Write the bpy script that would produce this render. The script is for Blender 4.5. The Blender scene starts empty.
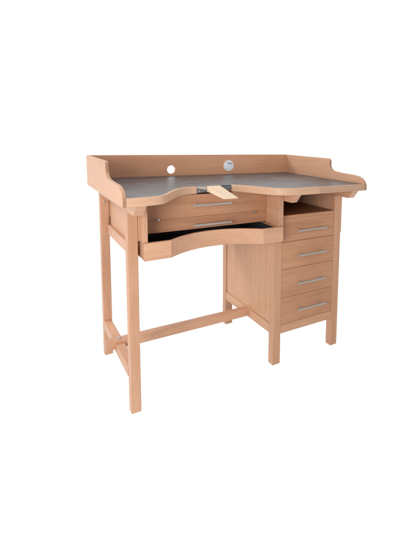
import bpy, bmesh, math, random
from mathutils import Vector

scene = bpy.context.scene
COL = scene.collection

# ------------------------------------------------------------------ camera
cam_data = bpy.data.cameras.new('camera')
cam = bpy.data.objects.new('camera', cam_data)
COL.objects.link(cam)
cam.location = (-0.33251, -1.58816, 1.17545)
cam.rotation_euler = (1.454481, -0.0264992, -0.6275795)
cam_data.sensor_fit = 'HORIZONTAL'
cam_data.sensor_width = 36.0
cam_data.lens = 418.38345 / 420 * 36.0
cam_data.shift_x = (210 - 309.53294) / 420
cam_data.shift_y = (185.59841 - 267) / 420
cam_data.clip_start = 0.02
cam_data.clip_end = 200
scene.camera = cam

# ------------------------------------------------------------------ light
scene.view_settings.view_transform = 'Standard'
scene.view_settings.look = 'None'
scene.view_settings.exposure = 0.0
scene.view_settings.gamma = 1.0
scene.view_settings.use_curve_mapping = False

world = bpy.data.worlds.new('World')
scene.world = world
world.use_nodes = True
wn, wl = world.node_tree.nodes, world.node_tree.links
wn.clear()
w_out = wn.new('ShaderNodeOutputWorld')
w_bg = wn.new('ShaderNodeBackground')
w_tc = wn.new('ShaderNodeTexCoord')
w_dot = wn.new('ShaderNodeVectorMath'); w_dot.operation = 'DOT_PRODUCT'
w_dot.inputs[1].default_value = (0.5, 0.866, 0.0)
w_map = wn.new('ShaderNodeMapRange')      # studio: white cyclorama behind and left, dimmer room in front
w_map.interpolation_type = 'SMOOTHSTEP'
w_map.inputs['From Min'].default_value = -0.45
w_map.inputs['From Max'].default_value = 0.42
w_map.inputs['To Min'].default_value = 0.56
w_map.inputs['To Max'].default_value = 1.12
w_bg.inputs['Color'].default_value = (1, 1, 1, 1)
wl.new(w_tc.outputs['Generated'], w_dot.inputs[0])
wl.new(w_dot.outputs['Value'], w_map.inputs['Value'])
w_sep = wn.new('ShaderNodeSeparateXYZ')       # the white studio floor below throws light back up
w_low = wn.new('ShaderNodeMapRange')
w_low.interpolation_type = 'SMOOTHSTEP'
w_low.inputs['From Min'].default_value = -0.05
w_low.inputs['From Max'].default_value = -0.75
w_low.inputs['To Min'].default_value = 0.0
w_low.inputs['To Max'].default_value = 0.75
w_mx = wn.new('ShaderNodeMath'); w_mx.operation = 'MAXIMUM'
wl.new(w_tc.outputs['Generated'], w_sep.inputs[0])
wl.new(w_sep.outputs['Z'], w_low.inputs['Value'])
wl.new(w_map.outputs['Result'], w_mx.inputs[0])
wl.new(w_low.outputs['Result'], w_mx.inputs[1])
wl.new(w_mx.outputs[0], w_bg.inputs['Strength'])
wl.new(w_bg.outputs[0], w_out.inputs[0])


def area(name, loc, target, sx, sy, power, color=(1, 1, 1)):
    d = bpy.data.lights.new(name, 'AREA')
    d.shape = 'RECTANGLE'
    d.size, d.size_y, d.energy, d.color = sx, sy, power, color
    o = bpy.data.objects.new(name, d)
    COL.objects.link(o)
    o.location = loc
    o.rotation_euler = (Vector(target) - Vector(loc)).to_track_quat('-Z', 'Y').to_euler()
    return o


area('softbox_key', (-1.30, -1.55, 1.05), (0.45, 0.25, 0.55), 1.1, 1.1, 44, (1.0, 0.985, 0.96))
area('softbox_back', (-1.6, 2.6, 2.6), (0.6, 0.4, 0.8), 0.8, 0.8, 45, (1.0, 0.99, 0.97))


# ------------------------------------------------------------------ materials
def new_mat(name):
    m = bpy.data.materials.new(name)
    m.use_nodes = True
    nt = m.node_tree
    return m, nt, nt.nodes, nt.links, nt.nodes['Principled BSDF']


def wood(name, axis, light, dark, rough=0.42, fleck=0.5, scale=1.0, endgrain=0.86):
    """beech: broad streaks and short fine flecks, both drawn out along the grain"""
    m, nt, N, L, b = new_mat(name)
    tc = N.new('ShaderNodeTexCoord')
    oi = N.new('ShaderNodeObjectInfo')
    off = N.new('ShaderNodeVectorMath'); off.operation = 'SCALE'
    comb = N.new('ShaderNodeCombineXYZ')
    for i in range(3):
        L.new(oi.outputs['Random'], comb.inputs[i])
    L.new(comb.outputs[0], off.inputs[0]); off.inputs['Scale'].default_value = 17.3
    add = N.new('ShaderNodeVectorMath'); add.operation = 'ADD'
    L.new(tc.outputs['Object'], add.inputs[0]); L.new(off.outputs[0], add.inputs[1])

    def stretched(al, ac, detail, rough_, dist=0.0):
        mp = N.new('ShaderNodeMapping')
        s = [ac, ac, ac]; s['xyz'.index(axis)] = al
        mp.inputs['Scale'].default_value = [v * scale for v in s]
        L.new(add.outputs[0], mp.inputs['Vector'])
        n = N.new('ShaderNodeTexNoise')
        n.inputs['Scale'].default_value = 1.0
        n.inputs['Detail'].default_value = detail
        n.inputs['Roughness'].default_value = rough_
        n.inputs['Distortion'].default_value = dist
        L.new(mp.outputs[0], n.inputs['Vector'])
        return n

    broad = stretched(1.6, 22, 4, 0.6, 0.8)
    cloud = stretched(2.0, 5, 2, 0.5, 0.3)
    fine = stretched(9, 260, 3, 0.6)
    fl = stretched(45, 420, 1, 0.5)
    ramp = N.new('ShaderNodeValToRGB')
    ramp.color_ramp.elements[0].position = 0.30
    ramp.color_ramp.elements[0].color = (*dark, 1)
    ramp.color_ramp.elements[1].position = 0.68
    ramp.color_ramp.elements[1].color = (*light, 1)
    mixv = N.new('ShaderNodeMath'); mixv.operation = 'MULTIPLY_ADD'
    L.new(cloud.outputs['Fac'], mixv.inputs[0]); mixv.inputs[1].default_value = 0.45
    m2 = N.new('ShaderNodeMath'); m2.operation = 'MULTIPLY'
    L.new(broad.outputs['Fac'], m2.inputs[0]); m2.inputs[1].default_value = 0.55
    L.new(m2.outputs[0], mixv.inputs[2])
    L.new(mixv.outputs[0], ramp.inputs[0])
    # fine grain
    r2 = N.new('ShaderNodeMapRange')
    r2.inputs['From Min'].default_value = 0.3; r2.inputs['From Max'].default_value = 0.7
    r2.inputs['To Min'].default_value = 0.93; r2.inputs['To Max'].default_value = 1.04
    L.new(fine.outputs['Fac'], r2.inputs['Value'])
    r3 = N.new('ShaderNodeMapRange')
    r3.inputs['From Min'].default_value = 0.60; r3.inputs['From Max'].default_value = 0.72
    r3.inputs['To Min'].default_value = 1.0; r3.inputs['To Max'].default_value = 1.0 - 0.22 * fleck
    L.new(fl.outputs['Fac'], r3.inputs['Value'])
    r4 = N.new('ShaderNodeMapRange')      # board to board
    r4.inputs['To Min'].default_value = 0.965; r4.inputs['To Max'].default_value = 1.035
    L.new(oi.outputs['Random'], r4.inputs['Value'])
    mm = N.new('ShaderNodeMath'); mm.operation = 'MULTIPLY'
    L.new(r2.outputs[0], mm.inputs[0]); L.new(r3.outputs[0], mm.inputs[1])
    m3 = N.new('ShaderNodeMath'); m3.operation = 'MULTIPLY'
    L.new(mm.outputs[0], m3.inputs[0]); L.new(r4.outputs[0], m3.inputs[1])
    # end grain soaks up the finish and is darker
    dn = N.new('ShaderNodeVectorMath'); dn.operation = 'DOT_PRODUCT'
    dn.inputs[1].default_value = [1.0 if a == axis else 0.0 for a in 'xyz']
    L.new(tc.outputs['Normal'], dn.inputs[0])
    ab = N.new('ShaderNodeMath'); ab.operation = 'ABSOLUTE'; L.new(dn.outputs['Value'], ab.inputs[0])
    er = N.new('ShaderNodeMapRange')
    er.inputs['From Min'].default_value = 0.55; er.inputs['From Max'].default_value = 0.98
    er.inputs['To Min'].default_value = 1.0; er.inputs['To Max'].default_value = endgrain
    L.new(ab.outputs[0], er.inputs['Value'])
    m4 = N.new('ShaderNodeMath'); m4.operation = 'MULTIPLY'
    L.new(m3.outputs[0], m4.inputs[0]); L.new(er.outputs[0], m4.inputs[1])
    m3 = m4
    vs = N.new('ShaderNodeVectorMath'); vs.operation = 'SCALE'
    L.new(ramp.outputs[0], vs.inputs[0]); L.new(m3.outputs[0], vs.inputs['Scale'])
    L.new(vs.outputs[0], b.inputs['Base Color'])
    rr = N.new('ShaderNodeMapRange')
    rr.inputs['To Min'].default_value = rough - 0.06; rr.inputs['To Max'].default_value = rough + 0.10
    L.new(broad.outputs['Fac'], rr.inputs['Value']); L.new(rr.outputs[0], b.inputs['Roughness'])
    bp = N.new('ShaderNodeBump')
    bp.inputs['Strength'].default_value = 0.12; bp.inputs['Distance'].default_value = 0.0006
    L.new(fine.outputs['Fac'], bp.inputs['Height']); L.new(bp.outputs[0], b.inputs['Normal'])
    b.inputs['Specular IOR Level'].default_value = 0.35
    return m


LT, DK = (0.70, 0.410, 0.265), (0.52, 0.275, 0.163)
W = {a: wood('beech_' + a, a, LT, DK) for a in 'xyz'}
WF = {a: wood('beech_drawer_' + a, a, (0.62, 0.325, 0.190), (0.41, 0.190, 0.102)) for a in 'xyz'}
WV = {a: wood('beech_veneer_' + a, a, (0.64, 0.370, 0.220), (0.48, 0.250, 0.138), fleck=0.8) for a in 'xyz'}
WP = wood('beech_post', 'z', (0.60, 0.340, 0.208), (0.50, 0.262, 0.150))
W_SHADED = {a: wood('shaded_board_' + a, a, (0.27, 0.120, 0.065), (0.19, 0.080, 0.042), fleck=0.2) for a in 'xz'}  # open compartment's shade put into the colour of its inner boards and shelf
W_BACK = wood('beech_back_panel', 'x', (0.79, 0.425, 0.255), (0.64, 0.32, 0.18), fleck=0.3)
W_RIM = wood('beech_rim', 'y', LT, (0.56, 0.305, 0.182), endgrain=0.58)
W_EDGE = wood('beech_edging', 'x', (0.70, 0.445, 0.295), (0.60, 0.355, 0.225), endgrain=0.95)
W_EDGE2 = wood('beech_edging_darker', 'x', (0.56, 0.345, 0.235), (0.47, 0.275, 0.185))
W_PIN = wood('pale_beech', 'y', (0.90, 0.69, 0.50), (0.84, 0.60, 0.41), rough=0.5, fleck=0.3, endgrain=0.9)


def metal(name, col, rough, aniso=None, metallic=1.0):
    m, nt, N, L, b = new_mat(name)
    b.inputs['Metallic'].default_value = metallic
    tc = N.new('ShaderNodeTexCoord'); mp = N.new('ShaderNodeMapping'); n = N.new('ShaderNodeTexNoise')
    mp.inputs['Scale'].default_value = aniso or (60, 60, 60)
    n.inputs['Scale'].default_value = 1.0; n.inputs['Detail'].default_value = 4
    L.new(tc.outputs['Object'], mp.inputs['Vector']); L.new(mp.outputs[0], n.inputs['Vector'])
    r = N.new('ShaderNodeMapRange')
    r.inputs['To Min'].default_value = max(0.02, rough - 0.1); r.inputs['To Max'].default_value = rough + 0.1
    L.new(n.outputs['Fac'], r.inputs['Value']); L.new(r.outputs[0], b.inputs['Roughness'])
    c = N.new('ShaderNodeMixRGB')
    c.inputs[1].default_value = (*[v * 0.86 for v in col], 1); c.inputs[2].default_value = (*col, 1)
    L.new(n.outputs['Fac'], c.inputs[0]); L.new(c.outputs[0], b.inputs['Base Color'])
    return m


STEEL = metal('brushed_steel', (0.50, 0.46, 0.42), 0.38, (8, 300, 300), metallic=0.45)
ZINC = metal('bright_zinc', (0.58, 0.57, 0.57), 0.35)
PALE_METAL = metal('pale_metal', (0.55, 0.52, 0.50), 0.45, metallic=0.4)
PLATE = metal('grey_iron', (0.25, 0.26, 0.27), 0.45)

# worktop sheet: dull dark grey, streaked and faintly mottled
SHEET, nt, N, L, b = new_mat('worktop_sheet')
tc = N.new('ShaderNodeTexCoord')
mp = N.new('ShaderNodeMapping'); mp.inputs['Scale'].default_value = (5, 60, 20)
L.new(tc.outputs['Object'], mp.inputs['Vector'])
n1 = N.new('ShaderNodeTexNoise'); n1.inputs['Scale'].default_value = 1; n1.inputs['Detail'].default_value = 6
L.new(mp.outputs[0], n1.inputs['Vector'])
n2 = N.new('ShaderNodeTexNoise'); n2.inputs['Scale'].default_value = 22; n2.inputs['Detail'].default_value = 7; n2.inputs['Roughness'].default_value = 0.65
L.new(tc.outputs['Object'], n2.inputs['Vector'])
mx = N.new('ShaderNodeMath'); mx.operation = 'ADD'
L.new(n1.outputs['Fac'], mx.inputs[0]); L.new(n2.outputs['Fac'], mx.inputs[1])
rp = N.new('ShaderNodeValToRGB')
rp.color_ramp.elements[0].position = 0.41; rp.color_ramp.elements[0].color = (0.034, 0.037, 0.042, 1)
rp.color_ramp.elements[1].position = 0.59; rp.color_ramp.elements[1].color = (0.116, 0.122, 0.135, 1)
hf = N.new('ShaderNodeMath'); hf.operation = 'MULTIPLY'; hf.inputs[1].default_value = 0.5
L.new(mx.outputs[0], hf.inputs[0]); L.new(hf.outputs[0], rp.inputs[0])
L.new(rp.outputs[0], b.inputs['Base Color'])
rr = N.new('ShaderNodeMapRange'); rr.inputs['To Min'].default_value = 0.22; rr.inputs['To Max'].default_value = 0.42
L.new(n2.outputs['Fac'], rr.inputs['Value']); L.new(rr.outputs[0], b.inputs['Roughness'])
b.inputs['Specular IOR Level'].default_value = 0.5

BLACK, nt, N, L, b = new_mat('black_lining')
nz = N.new('ShaderNodeTexNoise'); nz.inputs['Scale'].default_value = 90
rp = N.new('ShaderNodeMapRange'); rp.inputs['To Min'].default_value = 0.18; rp.inputs['To Max'].default_value = 0.42
L.new(nz.outputs['Fac'], rp.inputs['Value']); L.new(rp.outputs[0], b.inputs['Roughness'])
b.inputs['Base Color'].default_value = (0.048, 0.048, 0.056, 1)
b.inputs['Specular IOR Level'].default_value = 0.5

CAP, nt, N, L, b = new_mat('white_plastic')
nz = N.new('ShaderNodeTexNoise'); nz.inputs['Scale'].default_value = 30
c = N.new('ShaderNodeMixRGB'); c.inputs[1].default_value = (0.90, 0.93, 1.0, 1); c.inputs[2].default_value = (0.94, 0.96, 1.0, 1)
L.new(nz.outputs['Fac'], c.inputs[0]); L.new(c.outputs[0], b.inputs['Base Color'])
b.inputs['Roughness'].default_value = 0.3
INK, nt, N, L, b = new_mat('grey_ink')
b.inputs['Base Color'].default_value = (0.26, 0.26, 0.30, 1)


# ------------------------------------------------------------------ mesh helpers
ROOT = bpy.data.objects.new('workbench', None)
COL.objects.link(ROOT)
ROOT.location = (0.6, 0.4, 0.0)
ROOT.empty_display_size = 0.2
ROOT['label'] = 'light beech workbench with curved cutout, grey top, open black-lined tray and drawer cabinet'
ROOT['category'] = 'workbench'
ORG = Vector(ROOT.location)


def add_box(bm, x0, x1, y0, y1, z0, z1):
    vs = [bm.verts.new((x, y, z)) for x in (x0, x1) for y in (y0, y1) for z in (z0, z1)]
    for f in ((0, 1, 3, 2), (4, 6, 7, 5), (0, 4, 5, 1), (2, 3, 7, 6), (0, 2, 6, 4), (1, 5, 7, 3)):
        bm.faces.new([vs[i] for i in f])


def add_prism(bm, poly, axis, a, c):
    """extrude a 2-D outline along an axis; poly is (u, v) in the two other axes, in x, y, z order"""
    def pt(u, v, w):
        return {'x': (w, u, v), 'y': (u, w, v), 'z': (u, v, w)}[axis]
    A = [bm.verts.new(pt(u, v, a)) for u, v in poly]
    B = [bm.verts.new(pt(u, v, c)) for u, v in poly]
    n = len(poly)
    bm.faces.new(A); bm.faces.new(B[::-1])
    for i in range(n):
        j = (i + 1) % n
        bm.faces.new((A[j], A[i], B[i], B[j]))


def add_tube(bm, p0, p1, r, seg=20):
    p0, p1 = Vector(p0), Vector(p1)
    d = (p1 - p0).normalized()
    u = d.orthogonal().normalized(); v = d.cross(u)
    A, B = [], []
    for i in range(seg):
        t = 2 * math.pi * i / seg
        o = u * math.cos(t) * r + v * math.sin(t) * r
        A.append(bm.verts.new(p0 + o)); B.append(bm.verts.new(p1 + o))
    bm.faces.new(A[::-1]); bm.faces.new(B)
    for i in range(seg):
        j = (i + 1) % seg
        bm.faces.new((A[i], A[j], B[j], B[i]))


def obj(name, bm, mat, parent=None, bevel=0.0014, smooth=False, angle=35):
    bmesh.ops.recalc_face_normals(bm, faces=bm.faces)
    if bevel:
        edges = [e for e in bm.edges if len(e.link_faces) == 2 and e.calc_face_angle(0) > math.radians(angle)]
        bmesh.ops.bevel(bm, geom=edges, offset=bevel, offset_type='OFFSET', segments=2,
                        profile=0.5, affect='EDGES', clamp_overlap=True)
    if parent is None:
        parent = ROOT
    # local coordinates of the part = coordinates from the root's base
    bmesh.ops.translate(bm, vec=-ORG, verts=bm.verts)
    me = bpy.data.meshes.new(name)
    bm.to_mesh(me); bm.free()
    if smooth:
        for p in me.polygons:
            p.use_smooth = True
        try:
            me.set_sharp_from_angle(angle=math.radians(30))
        except Exception:
            pass
    me.materials.append(mat)
    o = bpy.data.objects.new(name, me)
    COL.objects.link(o)
    o.parent = parent
    return o


def box(name, dims, mat, parent=None, bevel=0.0014):
    bm = bmesh.new(); add_box(bm, *dims)
    return obj(name, bm, mat, parent, bevel)


def spline(pts, n=6):
    """Catmull-Rom through the points"""
    out = []
    P = [pts[0]] + list(pts) + [pts[-1]]
    for i in range(1, len(P) - 2):
        p0, p1, p2, p3 = (Vector(P[i + k]) for k in (-1, 0, 1, 2))
        for k in range(n):
            t = k / n
            out.append(tuple(0.5 * ((2 * p1) + (p2 - p0) * t + (2 * p0 - 5 * p1 + 4 * p2 - p3) * t * t
                                    + (3 * p1 - p0 - 3 * p2 + p3) * t ** 3)))
    out.append(tuple(pts[-1]))
    return out


def offset(path, d):
    out = []
    for i, p in enumerate(path):
        a = Vector(path[max(i - 1, 0)]); c = Vector(path[min(i + 1, len(path) - 1)])
        t = (c - a).normalized()
        out.append((p[0] - t.y * d, p[1] + t.x * d))
    return out


# ------------------------------------------------------------------ dimensions
WD, D, G = 1.2, 0.787, 0.0135          # outer width, depth, thickness of the raised rim
ZB, ZS = 0.9035, 0.9365                # underside and top of the worktop
ZT = 1.0535                            # top of the rim
LX0, LX1 = 0.046, 0.086                # left legs
XC, XC1, XR0, XR = 0.7307, 0.7757, 1.1115, 1.1565
YF, YB = 0.1495, 0.759

# ------------------------------------------------------------------ left legs
leg_b = 0.0022
box('leg', (LX0, LX1, YF, YF + 0.040, 0, 0.8605), W['z'], bevel=leg_b)
rear = box('leg', (LX0, LX1, YB - 0.040, YB, 0, 0.8605), W['z'], bevel=leg_b)
bm = bmesh.new()
add_tube(bm, (0.066, YB - 0.0405, 0.822), (0.066, YB - 0.0435, 0.822), 0.0065)
add_tube(bm, (0.066, YB - 0.0435, 0.822), (0.066, YB - 0.0455, 0.822), 0.0042)
obj('screw', bm, ZINC, rear, bevel=0.0006, smooth=True)

# ------------------------------------------------------------------ stretchers
box('cross_stretcher', (0.044, 0.082, YF + 0.0405, YB - 0.0405, 0.150, 0.192), W['y'], bevel=0.002)
ls = box('long_stretcher', (0.002, 0.7355, 0.427, 0.469, 0.1635, 0.206), W['x'], bevel=0.002)
bm = bmesh.new()
add_tube(bm, (0.064, 0.449, 0.2055), (0.064, 0.449, 0.2075), 0.0085)
add_tube(bm, (0.064, 0.449, 0.2075), (0.064, 0.449, 0.2115), 0.0058, 6)
obj('bolt', bm, ZINC, ls, bevel=0.0006)

# ------------------------------------------------------------------ support beams with chamfered ends
for x0, x1 in ((LX0, LX1), (0.757, 0.790), (1.1145, 1.1545)):
    bm = bmesh.new()
    add_prism(bm, [(0.010, ZB - 0.0008), (0.048, 0.861), (YB, 0.861), (YB, ZB - 0.0008)], 'x', x0, x1)
    obj('support_beam', bm, W['y'], bevel=0.0014)

# ------------------------------------------------------------------ lower side rail and upper housing
box('side_rail', (0.074, 0.0943, YF + 0.0405, YB - 0.0405, 0.656, 0.706), W['y'], bevel=0.0012)

bm = bmesh.new()     # left board, a notch at its rear lower corner
add_prism(bm, [(0.110, 0.7375), (0.19, 0.7375), (0.19, 0.706), (0.690, 0.706), (0.690, 0.7445), (0.742, 0.7445),
               (0.742, 0.9025), (0.110, 0.9025)], 'x', 0.0945, 0.1145)
housing = obj('drawer_housing', bm, W['z'], bevel=0.0012)
bm = bmesh.new()
add_prism(bm, [(YF + 0.001, 0.7376), (0.192, 0.7376), (0.192, 0.7065), (0.694, 0.7065), (0.694, 0.7445), (YB - 0.0402, 0.7445), (YB - 0.0402, 0.9025),
               (YF + 0.001, 0.9025)], 'x', 0.0868, 0.0943)
obj('packing_strip', bm, W['y'], housing, bevel=0)
box('divider', (0.7295, 0.7545, 0.110, 0.742, 0.7375, 0.9025), W['y'], housing, bevel=0.0012)
box('back_rail', (0.0885, XC - 0.001, 0.743, 0.7585, 0.655, 0.9025), W['x'], housing, bevel=0.0012)
box('floor_board', (0.115, 0.729, 0.252, 0.742, 0.7405, 0.7435), WV['x'], housing, bevel=0)
for x, z in ((0.190, 0.8025), (0.6555, 0.7995)):
    bm = bmesh.new()
    add_tube(bm, (x, 0.2325, z), (x, 0.222, z), 0.0030)
    add_tube(bm, (x, 0.222, z), (x, 0.218, z), 0.0052)
    obj('apron_hook', bm, ZINC, housing, bevel=0.0008, smooth=True)


# ------------------------------------------------------------------ drawers
def handle(x0, x1, z, y, parent, over=0.031, h=0.0092):
    """flat steel bar on two short round posts"""
    bm = bmesh.new()
    add_box(bm, x0, x1, y - over, y - over + 0.0085, z - h / 2, z + h / 2)
    for f in (0.16, 0.84):
        x = x0 + (x1 - x0) * f
        add_tube(bm, (x, y - over + 0.007, z), (x, y + 0.0005, z), 0.0045, 16)
    return obj('handle', bm, STEEL, parent, bevel=0.0018)


def drawer(x0, x1, z0, z1, y, hx0, hx1, hz, depth, mat, label=None):
    bm = bmesh.new()
    add_box(bm, x0, x1, y, y + 0.018, z0, z1)
    d = obj('drawer', bm, mat, bevel=0.0013)
    if label:
        d['label'] = label
    bm = bmesh.new()
    t = 0.011
    a, c, e, f = x0 + 0.012, x1 - 0.012, y + 0.0182, y + depth
    zz0, zz1 = z0 + 0.006, z1 - 0.012
    add_box(bm, a, a + t, e, f, zz0, zz1); add_box(bm, c - t, c, e, f, zz0, zz1)
    add_box(bm, a + t, c - t, f - t, f, zz0, zz1)
    add_box(bm, a + t, c - t, e, f - t, zz0, zz0 + 0.005)
    obj('drawer_box', bm, W['y'], d, bevel=0)
    handle(hx0, hx1, hz, y, d)
    return d


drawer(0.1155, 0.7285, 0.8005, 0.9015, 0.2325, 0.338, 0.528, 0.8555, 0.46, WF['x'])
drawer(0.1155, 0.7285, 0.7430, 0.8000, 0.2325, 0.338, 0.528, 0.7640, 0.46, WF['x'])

# cabinet
bm = bmesh.new()
zr0, zr1 = 0.1605, 0.2115
add_box(bm, XC1 + .0002, XR0 - .0002, YF + 0.002, YF + 0.022, 0.1605, 0.2055)      # front bottom rail
cab = obj('cabinet', bm, WV['x'], bevel=0.001)
for x0, x1 in ((XC + 0.002, XC + 0.022), (XR - 0.022, XR - 0.002)):
    box('side_rail', (x0, x1, YF + 0.0452, YB - 0.0452, zr0, zr1), WV['y'], cab, bevel=0.001)
    box('side_panel', (x0 + 0.004, x1 - 0.004, YF + 0.0452, YB - 0.0452, zr1 + 0.0006, 0.7365), WV['z'], cab, bevel=0)
box('side_board', (XR - 0.006, XR + 0.006, YF + 0.001, YB - 0.002, 0.652, 0.8605), W['z'], cab, bevel=0.0015)
box('side_board', (XR0 + 0.004, XR - 0.0065, YF + 0.0452, YB - 0.0452, 0.7372, 0.8605), W['z'], cab, bevel=0)
box('back_panel', (XC1 + 0.0005, XR0 - 0.0005, YB - 0.012, YB - 0.002, 0.165, 0.9025), W_SHADED['z'], cab, bevel=0)
box('bottom_panel', (XC1 + 0.0005, XR0 - 0.0005, YF + 0.023, YB - 0.013, 0.168, 0.178), WV['x'], cab, bevel=0)
shelf_lip = (XC1 + 0.0005, XR0 - 0.0005, YF + 0.001, YF + 0.0125, 0.7610, 0.7785)
box('shelf_edge', shelf_lip, WF['x'], cab, bevel=0.001)
box('shelf', (XC1 + 0.0005, XR0 - 0.0005, YF + 0.0127, YB - 0.013, 0.7615, 0.7785), W_SHADED['x'], cab, bevel=0.001)
box('side_board', (XC1 - 0.016, XC1 - 0.0002, YF + 0.0452, YB - 0.0452, 0.7372, 0.8605), W_SHADED['z'], cab, bevel=0)
for x0, x1 in ((XC, XC1), (XR0, XR)):
    for y0 in (YF, YB - 0.045):
        bm = bmesh.new()
        if x0 == XC:
            add_box(bm, x0, x1, y0, y0 + 0.045, 0, 0.7370)
            add_box(bm, 0.7548, x1, y0, y0 + 0.045, 0.7372, 0.8608)
        else:
            add_box(bm, x0, x1, y0, y0 + 0.045, 0, 0.8608)
        obj('leg', bm, WP, cab, bevel=0.002)

dx0, dx1 = XC1 + 0.0009, XR0 - 0.0009
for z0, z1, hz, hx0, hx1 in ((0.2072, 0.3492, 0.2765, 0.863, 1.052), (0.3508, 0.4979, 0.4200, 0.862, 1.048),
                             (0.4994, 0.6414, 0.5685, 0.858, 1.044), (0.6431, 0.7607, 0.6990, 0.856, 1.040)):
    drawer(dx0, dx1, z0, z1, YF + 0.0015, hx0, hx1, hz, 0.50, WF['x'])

# ------------------------------------------------------------------ pulled-out tray with bow-cut front
z0, z1 = 0.6640, 0.7368
fp = [(0.0965, 0.100), (0.204, 0.100)]
for i in range(1, 24):
    s = -1 + 2 * i / 24
    fp.append((0.4215 + s * 0.2175, 0.100 + 0.088 * (1 - abs(s) ** 2.1)))
fp += [(0.639, 0.100), (0.7495, 0.100)]
bk = [(x, y + 0.015) for x, y in fp]
bm = bmesh.new()
add_prism(bm, fp + bk[::-1], 'z', z0, z1)
tray = obj('tray', bm, W['x'], bevel=0.0012, angle=40)
tray['label'] = 'pulled-out shallow tray with bow-cut front and black lining'
for x0, x1 in ((0.0975, 0.1095), (0.7165, 0.7288)):
    box('tray_side', (x0, x1, 0.1185, 0.470, z0 + 0.001, z1 - 0.001), W['y'], tray, bevel=0.001)
box('tray_back', (0.110, 0.716, 0.458, 0.470, z0 + 0.001, z1 - 0.001), W['x'], tray, bevel=0.001)
bk2 = [(min(max(x, 0.1105), 0.7155), y + 0.0004) for x, y in bk]
bm = bmesh.new(); add_prism(bm, bk2 + [(0.7155, 0.4575), (0.1105, 0.4575)], 'z', z0 + 0.003, z0 + 0.009)
obj('tray_floor', bm, W['x'], tray, bevel=0)
bm = bmesh.new(); add_prism(bm, bk2 + [(0.7155, 0.4575), (0.1105, 0.4575)], 'z', z0 + 0.0095, z0 + 0.0125)
add_box(bm, 0.7145, 0.7163, 0.119, 0.457, z0 + 0.013, z1 - 0.0035)
add_box(bm, 0.1097, 0.1115, 0.119, 0.457, z0 + 0.013, z1 - 0.0035)
add_box(bm, 0.112, 0.714, 0.4558, 0.4575, z0 + 0.013, z1 - 0.0035)
obj('lining', bm, BLACK, tray, bevel=0)

# ------------------------------------------------------------------ worktop
FL = [(G, 0.0), (0.06, 0.002), (0.10, 0.007), (0.130, 0.015), (0.156, 0.030), (0.180, 0.058), (0.205, 0.100), (0.230, 0.140),
      (0.255, 0.174), (0.280, 0.202), (0.305, 0.221), (0.335, 0.233), (0.366, 0.237)]
FR = [(0.541, 0.243), (0.556, 0.230), (0.577, 0.203), (0.599, 0.168), (0.618, 0.128), (0.638, 0.089), (0.662, 0.054),
      (0.690, 0.029), (0.720, 0.013), (0.758, 0.004), (0.80, 0.0005), (0.89, 0.0)]
SL, SR = spline(FL, 5), spline(FR, 5)
EW = 0.015
IL, IR = offset(SL, EW), offset(SR, EW)
IL[0] = (G, EW); IL[-1] = (0.366, 0.2525); IR[0] = (0.541, 0.2575); IR[-1] = (0.89, EW)
core = IL + [(0.366, 0.262), (0.541, 0.262)] + IR + [(WD - G, EW), (WD - G, D - G), (G, D - G)]
bm = bmesh.new(); add_prism(bm, core, 'z', ZB, ZS - 0.004)
top = obj('worktop', bm, W['x'], bevel=0)
sheet_poly = IL + [(0.366, 0.2432), (0.541, 0.2482)] + IR + [(WD - G, EW), (WD - G, D - G), (G, D - G)]
sheet_poly = [p for i, p in enumerate(sheet_poly)]
bm = bmesh.new(); add_prism(bm, sheet_poly, 'z', ZS - 0.0036, ZS - 0.0006)
obj('grey_sheet', bm, SHEET, top, bevel=0)
for outer, inner, mat in ((SL, IL, W_EDGE), (SR, IR, W_EDGE),
                          ([(0.8903, 0.0), (WD - G, 0.0)], [(0.8903, EW), (WD - G, EW)], W_EDGE2)):
    bm = bmesh.new()
    inner = [(x, y - 0.0002) for x, y in inner]
    add_prism(bm, outer + inner[::-1], 'z', ZB - 0.0004, ZS)
    obj('edging', bm, mat, top, bevel=0.0022, angle=50)

# steel pin holder set in the deepest point of the cutout, and the wedge-shaped bench pin
bm = bmesh.new()
add_box(bm, 0.4135, 0.4795, 0.2385, 0.2615, 0.9060, ZS - 0.0042)             # socket behind the pin
add_prism(bm, [(0.3665, 0.9045), (0.3665, 0.9275), (0.4133, 0.9190), (0.4133, 0.9120)], 'y', 0.2375, 0.2610)
add_prism(bm, [(0.4797, 0.9120), (0.4797, ZS - 0.0045), (0.5405, ZS - 0.0045), (0.5405, 0.9170)], 'y', 0.2415, 0.2610)
holder = obj('pin_holder', bm, PLATE, bevel=0.0010)
bm = bmesh.new()
add_prism(bm, [(0.3667, 0.9280), (0.3667, ZS - 0.0008), (0.4132, ZS - 0.0008), (0.4132, 0.9195)], 'y', 0.2365, 0.2428)
obj('bright_strip', bm, PALE_METAL, holder, bevel=0.0008)
bm = bmesh.new()
add_tube(bm, (0.376, 0.2380, 0.9155), (0.376, 0.2350, 0.9155), 0.0042)
obj('screw', bm, ZINC, holder, bevel=0.0008, smooth=True)
bm = bmesh.new()
A = [(0.414, 0.2375, 0.9120), (0.414, 0.2375, 0.9375), (0.414, 0.049, 0.9045), (0.414, 0.049, 0.9010)]
B = [(x + 0.065, y - (0.002 if k > 1 else 0) , z) for k, (x, y, z) in enumerate(A)]
va = [bm.verts.new(p) for p in A]; vb = [bm.verts.new(p) for p in B]
bm.faces.new(va); bm.faces.new(vb[::-1])
for i in range(4):
    bm.faces.new((va[(i + 1) % 4], va[i], vb[i], vb[(i + 1) % 4]))
obj('bench_pin', bm, W_PIN, bevel=0.001)

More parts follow.
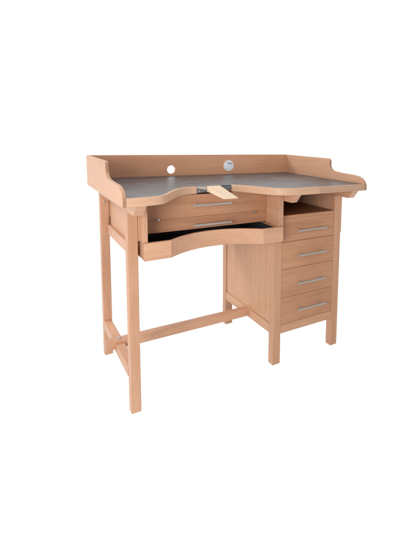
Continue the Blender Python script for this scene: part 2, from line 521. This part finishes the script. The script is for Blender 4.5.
# ------------------------------------------------------------------ raised rim
prof = [(D, ZB - 0.0004), (D, ZT), (0.318, ZT)]
prof += spline([(0.318, ZT), (0.307, ZT - 0.003), (0.300, ZT - 0.012), (0.299, ZT - 0.025), (0.299, ZT - 0.038),
                (0.292, ZT - 0.052), (0.272, ZT - 0.065), (0.245, ZT - 0.0705)], 4)[1:]
prof += spline([(0.200, ZT - 0.0735), (0.130, ZT - 0.0755), (0.085, ZT - 0.077), (0.050, ZT - 0.082), (0.024, ZT - 0.093),
                (0.008, ZT - 0.108), (0.0, ZT - 0.124)], 4)
prof += [(0.0, ZB - 0.0004)]
for x0, x1 in ((0, G), (WD - G, WD)):
    bm = bmesh.new(); add_prism(bm, prof, 'x', x0, x1)
    obj('end_panel', bm, W_RIM, bevel=0.0016, angle=40)

# back panel with a drilled cable hole
bm = bmesh.new()
hx, hz, hr, seg = 0.4235, 0.9710, 0.0235, 48
xa, xb, za, zb_ = G + 0.0002, WD - G - 0.0002, ZB - 0.0004, ZT
for y in (D - G, D):
    ring, frame = [], []
    for i in range(seg):
        t = 2 * math.pi * i / seg
        ring.append(bm.verts.new((hx + hr * math.cos(t), y, hz + hr * math.sin(t))))
    L0, R0 = hx - 0.06, hx + 0.06
    sq = []
    for i in range(seg):
        t = 2 * math.pi * i / seg
        c_, s_ = math.cos(t), math.sin(t)
        tx = (0.06 / abs(c_)) if abs(c_) > 1e-6 else 1e9
        tz = ((zb_ - hz) / s_) if s_ > 1e-6 else ((za - hz) / s_ if s_ < -1e-6 else 1e9)
        k = min(tx, tz)
        sq.append([hx + c_ * k, hz + s_ * k])
    # snap the nearest ray to each corner
    for cx_, cz_ in ((L0, za), (L0, zb_), (R0, za), (R0, zb_)):
        i = min(range(seg), key=lambda q: (sq[q][0] - cx_) ** 2 + (sq[q][1] - cz_) ** 2)
        sq[i] = [cx_, cz_]
    sv = [bm.verts.new((x, y, z)) for x, z in sq]
    for i in range(seg):
        j = (i + 1) % seg
        bm.faces.new((ring[i], ring[j], sv[j], sv[i]))
    left = sorted([v for v in sv if abs(v.co.x - L0) < 1e-6], key=lambda v: v.co.z)
    right = sorted([v for v in sv if abs(v.co.x - R0) < 1e-6], key=lambda v: v.co.z)
    a0, a1 = bm.verts.new((xa, y, za)), bm.verts.new((xa, y, zb_))
    b0, b1 = bm.verts.new((xb, y, za)), bm.verts.new((xb, y, zb_))
    bm.faces.new([a0] + left + [a1]); bm.faces.new([b1] + right[::-1] + [b0])
bm.verts.ensure_lookup_table()
bm.edges.ensure_lookup_table()
bmesh.ops.bridge_loops(bm, edges=[e for e in bm.edges if e.is_boundary and
                                  all((Vector((v.co.x, 0, v.co.z)) - Vector((hx, 0, hz))).length < hr + 1e-4 for v in e.verts)])
bmesh.ops.bridge_loops(bm, edges=[e for e in bm.edges if e.is_boundary])
back = obj('back_panel', bm, W_BACK, bevel=0)

# white round cap with an illegible grey scrawl
bm = bmesh.new(); dcx, dcz, yy = 0.7735, 0.9865, D - G
add_tube(bm, (dcx, yy + 0.0002, dcz), (dcx, yy - 0.0035, dcz), 0.0335, 56)
cap = obj('round_cap', bm, CAP, back, bevel=0.0012, smooth=True)
bm = bmesh.new()
random.seed(4)
scr = spline([(-0.010, 0.0135), (-0.007, 0.0195), (-0.0045, 0.0125), (-0.001, 0.0105), (0.001, 0.019), (0.003, 0.0105),
              (0.006, 0.0095), (0.008, 0.0185), (0.0095, 0.009), (0.013, 0.0125), (0.0155, 0.0115), (0.014, 0.0085),
              (0.0185, 0.0095)], 4)
for (x0, q0), (x1, q1) in zip(scr, scr[1:]):
    if (Vector((x0, q0)) - Vector((x1, q1))).length > 1e-6:
        add_tube(bm, (dcx + x0 * 1.35, yy - 0.0034, dcz + q0 * 1.15), (dcx + x1 * 1.35, yy - 0.0034, dcz + q1 * 1.15), 0.0014, 8)
obj('printed_mark', bm, INK, cap, bevel=0)
